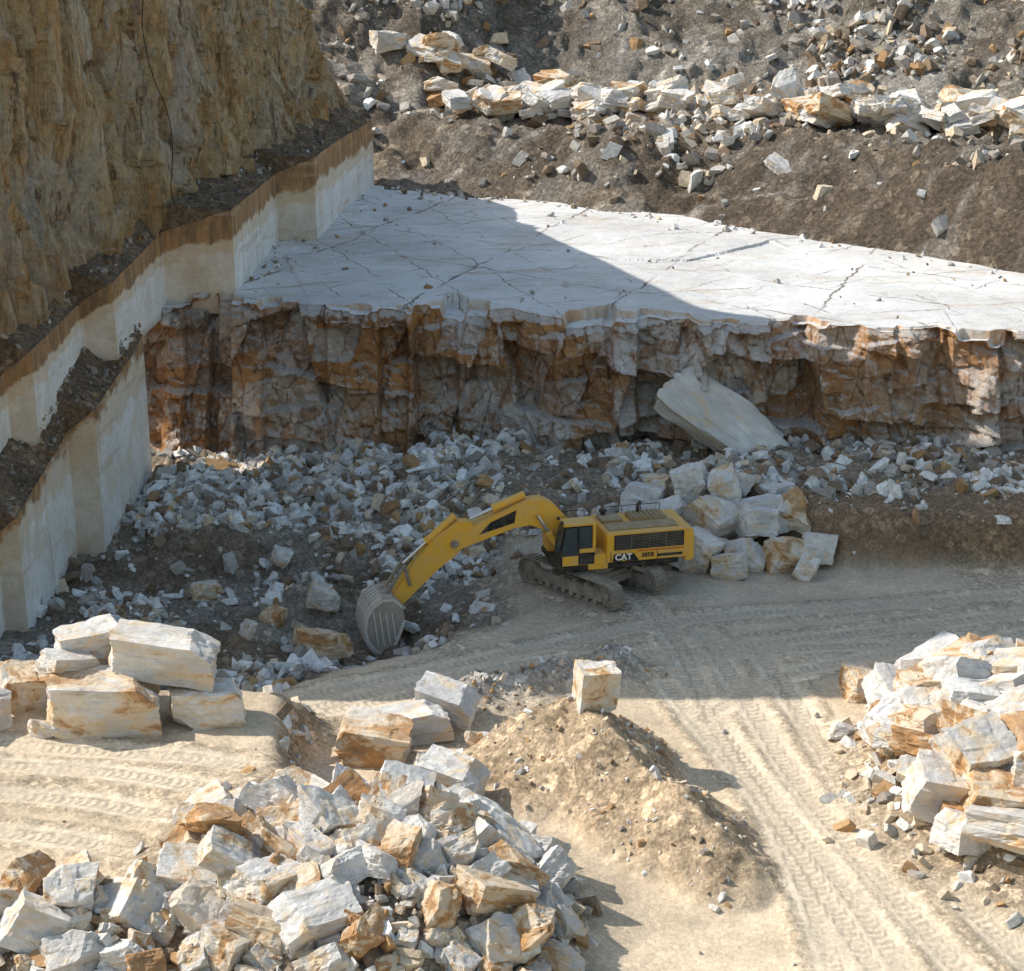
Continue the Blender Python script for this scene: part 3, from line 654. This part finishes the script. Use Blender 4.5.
x,y=cand(16000,-22,34,92,113,lambda x,y: platF(x,y)[1]*(y<yedge(x)-.3)*(.15+.85*ss(-.04,.08,fbm(x*.3,y*.3,4,6)))*(1-.93*ss(12,14,x)*ss(97,95.5,y)),2); s=sizes(len(x),.05,1.05,2,9)
rubble('rubble',np.c_[x,y,gz(x,y)+.05*s],s,mixw,'marble rubble along the foot of the rock face',2,.98)
x,y=cand(10000,-20,26,50,81,lambda x,y: np.clip(np.minimum(moundF(x,y),.5)*.7+bermF(x,y)*1.2+pileF(x,y)*1.2*(pileF(x,y)>.3)+rpileF(x,y)*.7+.003+ledgeF(x,y)*(1-ledgeF(x,y))*1.5,0,1),3); s=sizes(len(x),.05,.75,3,3.2); s=s*np.where((moundF(x,y)>.15)|(y>74),.45,1)
rubble('rubble',np.c_[x,y,gz(x,y)+.05*s+.12*(pileF(x,y)>.8)],s,[3,3,2,5,2.5,1.5,1],'small stones scattered over dirt mounds and piles',3)
x,y=cand(18000,-16,50,112,215,lambda x,y: (y>yback(x)+1)*(.10+.9*ss(-.02,.12,fbm(x*.1,y*.14,4,3)))*(.3+.7*ss(5,11,y-yback(x))),4); s=sizes(len(x),.08,1.5,4,6)
rubble('rubble',np.c_[x,y,hz(x,y)+.08*s],s,[2.5,4,4,3.5,1.2,4,1.5],'loose scree stones over the hillside',4,.92)
x,y=cand(1800,-22,46,104,156,lambda x,y: (y>yedge(x)+2)*(y<yback(x)+1)*np.clip(.02+np.exp(-np.abs(y-yback(x)))*.9+np.exp(-np.abs(x+17-(y-113)*.13)*.8)*.5,0,1),6); s=sizes(len(x),.06,.5,6)
rubble('rubble',np.c_[x,y,9.45+.2*s],s,mixw,'loose stones scattered on the marble bench',6)
yy=rng.uniform(72,157,3600); f=rng.random(3600); lb=rng.random(3600)<.62
xA=AXv(yy); px_=np.where(lb,Bx(yy)*(1-f)+(cx(yy)-.6)*f,xA*(1-f)+(Bx(yy))*f); pz_=np.where(lb,(Bz1(yy)-.3)*(1-f)+(CZ(yy)+1.4)*f,AZ(yy)*(1-f)+(Bz0(yy)+.3)*f)
k=(lb|(yy<108))&(f>.14); s=sizes(k.sum(),.05,.45,7,5)
rubble('rubble',np.c_[px_[k],yy[k],pz_[k]],s,[.6,1.5,3,2,2,6,.2],'dark debris stones on the cliff ledges',7,.65)
# ------------------------------------------------------------------ excavator
EX=bpy.data.objects.new('excavator',None); COL.objects.link(EX); EX.location=(4.0,89.8,G(4.0,89.3)); EX.rotation_euler=(0,0,math.radians(194))
EX['label']='yellow crawler excavator with boom lowered and bucket in rubble'; EX['category']='excavator'
def bmobj(name,bm,mat,parent,smooth=False,label=None):
    me=bpy.data.meshes.new(name); bmesh.ops.recalc_face_normals(bm,faces=bm.faces); bm.to_mesh(me); bm.free(); me.materials.append(mat)
    if smooth:
        for p in me.polygons:p.use_smooth=True
    o=bpy.data.objects.new(name,me); COL.objects.link(o); o.parent=parent
    if label:o['label']=label
    return o
def abox(bm,c,s,bev=.0,rot=None):
    r=bmesh.ops.create_cube(bm,size=1); vs=r['verts']
    for v in vs: v.co=Vector((v.co.x*s[0],v.co.y*s[1],v.co.z*s[2]))
    if rot is not None:
        for v in vs: v.co=rot@v.co
    for v in vs: v.co+=Vector(c)
    if bev: bmesh.ops.bevel(bm,geom=list({e for v in vs for e in v.link_edges}),offset=bev,segments=2,affect='EDGES')
def aprof(bm,pts,y0,y1,bev=0):
    a=[bm.verts.new((p[0],y0,p[1])) for p in pts]; b=[bm.verts.new((p[0],y1,p[1])) for p in pts]; n=len(pts)
    fs=[bm.faces.new(a),bm.faces.new(b[::-1])]+[bm.faces.new((a[i],b[i],b[(i+1)%n],a[(i+1)%n])) for i in range(n)]
    if bev: bmesh.ops.bevel(bm,geom=list({e for v in a+b for e in v.link_edges}),offset=bev,segments=2,affect='EDGES')
def acyl(bm,p,q,r,seg=14,r2=None):
    p=Vector(p);q=Vector(q);d=q-p; m=Matrix.Translation((p+q)/2)@d.to_track_quat('Z','Y').to_matrix().to_4x4()
    bmesh.ops.create_cone(bm,cap_ends=True,segments=seg,radius1=r,radius2=r if r2 is None else r2,depth=d.length,matrix=m)
HT=.68; LT=2.65
def track(yc):
    bm=bmesh.new(); L1=2*LT; C=math.pi*HT; tot=2*L1+2*C; n=54
    for i in range(n):
        s=tot*i/n
        if s<L1: p=(-LT+s,2*HT);a=0
        elif s<L1+C: t=(s-L1)/HT; p=(LT+math.sin(t)*HT,HT+math.cos(t)*HT);a=-t
        elif s<2*L1+C: p=(LT-(s-L1-C),0);a=math.pi
        else: t=(s-2*L1-C)/HT; p=(-LT-math.sin(t)*HT,HT-math.cos(t)*HT);a=math.pi-t
        rot=Matrix.Rotation(-a,3,'Y')
        nx=rot@Vector((0,0,1))
        abox(bm,Vector((p[0],yc,p[1]))-nx*.03,(tot/n*.90,.76,.05),0,rot)
        abox(bm,Vector((p[0],yc,p[1]))+nx*.02,(.035,.76,.09),0,rot)
        abox(bm,Vector((p[0],yc,p[1]))-nx*.11,(tot/n*.8,.22,.10),0,rot)
    return bm
ua=math.radians(-46-194)
bm=bmesh.new(); abox(bm,(0,0,.95),(3.0,2.1,.5),.06); acyl(bm,(0,0,1.1),(0,0,1.62),1.25,36); abox(bm,(1.2,0,.8),(.7,2.6,.45),.05); abox(bm,(-1.2,0,.8),(.7,2.6,.45),.05)
chas=bmobj('chassis',bm,M_steel,EX); chas.rotation_euler=(0,0,ua)
for sg in (-1,1):
    tk=bmobj('track',track(1.55*sg),M_steel,EX); tk.rotation_euler=(0,0,ua)
    bm=bmesh.new(); aprof(bm,[(-2.3,.28),(2.3,.28),(2.4,.5),(2.2,.85),(-2.2,.85),(-2.4,.5)],1.55*sg-.2,1.55*sg+.2,.04)
    for i in range(4): abox(bm,(-1.2+i*.8,1.55*sg,.9),(.2,.3,.2),.02)
    bmobj('track_frame',bm,M_steel,tk)
    for xx_,nm in ((-LT,'sprocket'),(LT,'idler_wheel')):
        bm=bmesh.new(); acyl(bm,(xx_,1.55*sg-.14,HT),(xx_,1.55*sg+.14,HT),.52,24); acyl(bm,(xx_,1.55*sg-.25,HT),(xx_,1.55*sg+.25,HT),.2,16); bmobj(nm,bm,M_steel,tk)
    for i in range(8):
        bm=bmesh.new(); xr=-1.9+i*.54; acyl(bm,(xr,1.55*sg-.22,.22),(xr,1.55*sg+.22,.22),.15,12); bmobj('roller',bm,M_steel,tk)
bm=bmesh.new(); abox(bm,(-.9,0,1.70),(6.2,3.3,.30),.05); bmobj('deck',bm,M_blk,EX)
bm=bmesh.new()
aprof(bm,[(-4.35,1.87),(-.25,1.87),(-.25,3.25),(-.32,3.35),(-4.3,3.35),(-4.35,3.3)],-1.35,1.72,.03)
body=bmobj('engine_housing',bm,M_yel,EX)
bm=bmesh.new(); abox(bm,(-2.3,.7,3.38),(3.6,1.1,.05),.01); abox(bm,(-1.0,-.4,3.42),(1.1,1.1,.16),.03); abox(bm,(-2.9,-.4,3.44),(1.9,1.2,.18),.05)
for i in range(7): abox(bm,(-3.6+i*.24,-.4,3.56),(.1,1.0,.04))
bmobj('top_cover',bm,M_deck,body)
bm=bmesh.new(); aprof(bm,[(-4.72,1.62),(-4.3,1.6),(-4.3,3.3),(-4.68,3.3),(-4.78,3.17),(-4.8,1.75)],-1.5,1.66,.06); bmobj('counterweight',bm,M_yel,EX)
bm=bmesh.new(); abox(bm,(.6,1.2,2.1),(1.7,1.0,.5),.04); abox(bm,(.2,1.3,1.75),(1.,.9,.3),.02); bmobj('toolbox',bm,M_yel,EX)
bm=bmesh.new(); abox(bm,(.95,-1.1,2.35),(2.4,1.0,1.0),.06); bmobj('fuel_tank',bm,M_yel,EX)
bm=bmesh.new(); abox(bm,(-2.42,1.735,2.88),(3.6,.03,.78),.01); gr=bmobj('grille',bm,M_grl,body)
bm=bmesh.new()
for i in range(9): abox(bm,(-2.42,1.757,2.56+i*.08),(3.5,.02,.018))
for x0 in (-1.5,-2.42,-3.3): abox(bm,(x0,1.765,2.88),(.03,.02,.76))
bmobj('grille_slats',bm,M_slat,gr)
bm=bmesh.new()
for x0 in (-.45,-2.85): abox(bm,(x0,1.73,2.14),(.02,.03,.5))
bmobj('door_seam',bm,M_blk,body)
bm=bmesh.new(); abox(bm,(-3.0,1.735,2.38),(2.4,.02,.05)); bmobj('stripe',bm,M_red,body,label='orange stripe')
def text(body_,x,y,z,size,mat,parent,rot=0,name='lettering',off=.018):
    cu=bpy.data.curves.new('lettering','FONT'); cu.body=body_; cu.size=size; cu.extrude=.006; cu.offset=off*size; cu.align_x='CENTER'; cu.align_y='CENTER'
    to=bpy.data.objects.new('tmp',cu); COL.objects.link(to); dg=bpy.context.evaluated_depsgraph_get(); me=bpy.data.meshes.new_from_object(to.evaluated_get(dg)); bpy.data.objects.remove(to)
    me.materials.clear(); me.materials.append(mat)
    o=bpy.data.objects.new(name,me); COL.objects.link(o); o.parent=parent
    B=Matrix(((-1,0,0),(0,0,1),(0,1,0))); Mx=B@Matrix.Rotation(rot,3,'Z'); o.matrix_local=Matrix.Translation((x,y,z))@Mx.to_4x4(); return o
bm=bmesh.new(); aprof(bm,[(-.55,1.90),(-.62,2.30),(-1.62,2.30),(-1.9,1.90)],1.735,1.75); bmobj('decal',bm,M_blk,body,label='black patch low on the side')
text('CAT',-1.1,1.76,2.12,.44,M_white,body,off=.03)
bm=bmesh.new(); v=[bm.verts.new(p) for p in ((-.99,1.772,1.93),(-1.21,1.772,1.93),(-1.1,1.772,2.03))]; bm.faces.new(v); bmobj('emblem',bm,M_logoy,body,label='yellow triangle')
text('385B',-2.35,1.74,2.14,.32,M_blk,body,off=.02)
bm=bmesh.new(); abox(bm,(-3.5,1.735,2.08),(1.3,.02,.14)); bmobj('stripe',bm,M_blk,body,label='black stripe')
bm=bmesh.new()
for x0 in (-3.9,-2.9,-1.9,-.9): acyl(bm,(x0,-1.25,3.3),(x0,-1.25,3.75),.02,8)
acyl(bm,(-3.9,-1.25,3.75),(-.9,-1.25,3.75),.02,8)
for a in ((1.6,-1.5),(0,-1.5)): acyl(bm,(a[0],a[1],2.8),(a[0],a[1],3.6),.02,8)
acyl(bm,(1.6,-1.5,3.6),(0,-1.5,3.6),.02,8)
bmobj('handrail',bm,M_blk,EX)
bm=bmesh.new(); acyl(bm,(-2.6,-.8,3.4),(-2.6,-.8,3.9),.10,14); acyl(bm,(-2.6,-.8,3.88),(-2.75,-.8,4.08),.09,14); bmobj('exhaust_pipe',bm,M_blk,EX,True)
bm=bmesh.new(); acyl(bm,(-.8,-.9,3.25),(-.8,-.9,3.65),.13,18); acyl(bm,(-.8,-.9,3.65),(-.8,-.9,3.75),.2,18); bmobj('air_intake',bm,M_blk,EX,True)
# cab
bm=bmesh.new(); aprof(bm,[(.35,1.87),(2.05,1.87),(2.15,2.45),(2.15,2.7),(.35,2.7)],.72,1.72,.04)
for (a,b) in (((1.2,2.65),(1.2,3.9)),((2.1,2.65),(1.85,3.9))):
    for yy_ in (.78,1.66): acyl(bm,(a[0],yy_,a[1]),(b[0],yy_,b[1]),.05,8)
cab=bmobj('cab',bm,M_blk,EX)
bm=bmesh.new(); abox(bm,(.40,1.22,3.3),(.16,1.06,1.3),.03); abox(bm,(.75,1.715,2.62),(.8,.03,.22),.01); bmobj('cab_rear_panel',bm,M_yel,cab)
bm=bmesh.new(); abox(bm,(1.12,1.22,3.97),(1.7,1.08,.13),.05); bmobj('roof',bm,M_yel,cab)
bm=bmesh.new(); abox(bm,(.84,1.70,3.30),(.62,.02,1.1)); bmobj('window',bm,M_glass,cab)
bm=bmesh.new(); aprof(bm,[(1.27,2.35),(2.04,2.35),(2.04,2.78),(1.83,3.85),(1.27,3.85)],1.725,1.74); dr=bmobj('door',bm,M_glass,cab)
bm=bmesh.new(); abox(bm,(1.62,1.75,2.15),(.8,.03,.5),.01); bmobj('door_panel',bm,M_yel,dr)
bm=bmesh.new()
vs=[bm.verts.new((2.17,.82,2.58)),bm.verts.new((2.17,1.62,2.58)),bm.verts.new((1.90,1.62,3.85)),bm.verts.new((1.90,.82,3.85))]; bm.faces.new(vs); bmobj('windscreen',bm,M_glass,cab)
bm=bmesh.new(); abox(bm,(1.0,1.2,3.25),(1.1,.78,1.05)); bmobj('cab_interior',bm,M_blk,cab)
bm=bmesh.new(); acyl(bm,(2.15,1.72,3.3),(2.4,1.95,3.4),.02,6); abox(bm,(2.4,1.97,3.3),(.05,.2,.36),.01); bmobj('mirror',bm,M_blk,cab)
for yy_ in (.85,1.55):
    bm=bmesh.new(); acyl(bm,(1.95,yy_,4.1),(2.05,yy_,4.1),.09,12); bmobj('work_light',bm,M_blk,cab)
# boom
bm=bmesh.new(); aprof(bm,[(.35,2.25),(.45,2.8),(2.1,4.68),(2.7,4.98),(3.5,4.95),(6.95,3.52),(7.35,3.05),(7.0,2.68),(4.1,3.66),(3.3,3.75),(2.6,3.45),(.8,2.05)],-.42,.42,.035)
boom=bmobj('boom',bm,M_yel,EX)
bm=bmesh.new(); aprof(bm,[(4.0,4.55),(5.3,4.02),(5.9,3.42),(4.1,3.90)],.423,.432); bmobj('decal',bm,M_blk,boom)
bm=bmesh.new(); aprof(bm,[(6.5,2.95),(6.05,3.65),(6.2,4.05),(6.9,4.15),(8.1,3.35),(9.65,1.45),(10.32,.42),(10.1,-.05),(9.7,.1),(7.9,1.8),(7.0,2.45)],-.34,.34,.03)
stick=bmobj('stick',bm,M_yel,EX)
bm=bmesh.new(); acyl(bm,(7.1,-.47,3.05),(7.1,.47,3.05),.2,16); bmobj('pivot_pin',bm,M_steel,stick)
def ram(p,q,r,parent,frac=.6):
    p=Vector(p);q=Vector(q);m=p.lerp(q,frac); bm=bmesh.new(); acyl(bm,p,m,r,16); acyl(bm,p.lerp(q,frac-.04),p.lerp(q,frac+.01),r*1.15,16); o=bmobj('hydraulic_cylinder',bm,M_yel,parent,False)
    bm=bmesh.new(); acyl(bm,m,q,r*.5,12); bmobj('piston_rod',bm,M_chr,o)
for sy in (-.6,.6): ram((1.5,sy,1.9),(3.0,sy,4.25),.17,boom)
ram((3.5,0,5.2),(6.25,0,4.15),.19,boom,.58)
ram((7.0,0,4.4),(9.6,0,2.15),.18,stick,.55)
for sy in (-.38,.38):
    bm=bmesh.new(); acyl(bm,(9.6,sy,2.15),(9.35,sy,1.1),.09,10); bmobj('bucket_link',bm,M_steel,stick)
    bm=bmesh.new(); acyl(bm,(9.6,sy,2.15),(10.5,sy,.75),.09,10); bmobj('bucket_link',bm,M_steel,stick)
# bucket
prof=[(9.85,.35),(10.3,.78),(10.85,.78),(11.35,.42),(11.65,-.15),(11.72,-.8),(11.62,-1.4),(11.3,-1.9),(10.9,-2.2),(10.5,-2.35)]
inn=[(10.5,-2.25),(10.85,-2.1),(11.22,-1.82),(11.52,-1.37),(11.62,-.8),(11.55,-.2),(11.27,.34),(10.82,.68),(10.33,.68),(9.95,.3)]
bm=bmesh.new(); aprof(bm,prof+inn,-1.05,1.05)
side=prof+[(10.15,-1.5),(9.75,-.4)]
for sy in (-1.07,1.02): aprof(bm,side,sy,sy+.06,.01)
for sy in (-.34,.34): aprof(bm,[(9.85,-.15),(10.3,-.25),(10.75,.86),(10.5,1.0),(10.0,.5)],sy-.05,sy+.05)
buck=bmobj('bucket',bm,M_buck,EX)
bm=bmesh.new()
for i in range(6):
    yy_=-.95+i*.38
    for a,b in zip(prof[2:-1],prof[3:]):
        p=Vector((a[0],yy_,a[1]));q=Vector((b[0],yy_,b[1])); m_=(p+q)/2; abox(bm,m_,((q-p).length*1.02,.17,.24),0,Matrix.Rotation(-math.atan2(q.z-p.z,q.x-p.x),3,'Y'))
for a,b in zip(side[:-1],side[1:]):
    p=Vector((a[0]*.985+.16,1.095,a[1]*.93-.04));q=Vector((b[0]*.985+.16,1.095,b[1]*.93-.04)); m_=(p+q)/2; abox(bm,m_,((q-p).length,.04,.14),0,Matrix.Rotation(-math.atan2(q.z-p.z,q.x-p.x),3,'Y'))
for k in range(4): abox(bm,(10.3+k*.3,1.10,-.75),(.07,.05,1.5+.12*k),0,Matrix.Rotation(.12,3,'Y'))
bmobj('wear_strips',bm,M_rib,buck)
for i in range(5):
    bm=bmesh.new(); yy_=-.92+i*.46; aprof(bm,[(10.75,-2.15),(10.75,-2.45),(9.9,-2.85),(10.35,-2.22)],yy_-.12,yy_+.12,.01); bmobj('tooth',bm,M_rib,buck)
# cable on cliff
cp=[(-19.8,104,33),(-20.0,107,27),(-19.8,110,21),(-20.0,112,16.5),(-19.6,113,14.9),(-17.6,121,15.0),(-15.6,128,15.3)]
q,_=resample(cp,60); bm=bmesh.new(); pts=[Vector((p[0]+.35*math.sin(i*.5),p[1]+.3*math.sin(i*.37),p[2]+.1*math.sin(i*.9))) for i,p in enumerate(q)]
for a,b in zip(pts[:-1],pts[1:]): acyl(bm,a,b,.03,6)
co=bmobj('cable',bm,M_blk,None); co['label']='black cable hanging down the ochre cliff'; co['category']='cable'
# ------------------------------------------------------------------ light, sky, camera
el=math.radians(42); hxs,hys=-.9708,.24; az=math.atan2(hxs,hys)
sd=Vector((hxs*math.cos(el),hys*math.cos(el),math.sin(el))).normalized()
L=bpy.data.lights.new('sun','SUN'); L.energy=5.; L.angle=math.radians(.5); L.color=(1.,.95,.87)
lo=bpy.data.objects.new('sun',L); COL.objects.link(lo); lo.rotation_euler=sd.to_track_quat('Z','Y').to_euler(); lo.location=(-60,100,90)
W=bpy.data.worlds.new('World'); scene.world=W; W.use_nodes=True; nt=W.node_tree; bg=nt.nodes['Background']; sk=nt.nodes.new('ShaderNodeTexSky'); sk.sky_type='NISHITA'; sk.sun_disc=False
sk.sun_elevation=el; sk.sun_rotation=az%(2*math.pi); sk.air_density=2.0; sk.dust_density=2.; sk.ozone_density=2.8; nt.links.new(sk.outputs[0],bg.inputs[0]); bg.inputs[1].default_value=.15
cam=bpy.data.cameras.new('camera'); cam.sensor_width=36; cam.lens=67.2; cam.clip_end=3000; cam.clip_start=.5
co=bpy.data.objects.new('camera',cam); COL.objects.link(co); co.location=(0,0,34.5); co.rotation_euler=(math.radians(72),0,0); scene.camera=co
scene.view_settings.view_transform='Standard'; scene.view_settings.look='None'; scene.view_settings.exposure=0
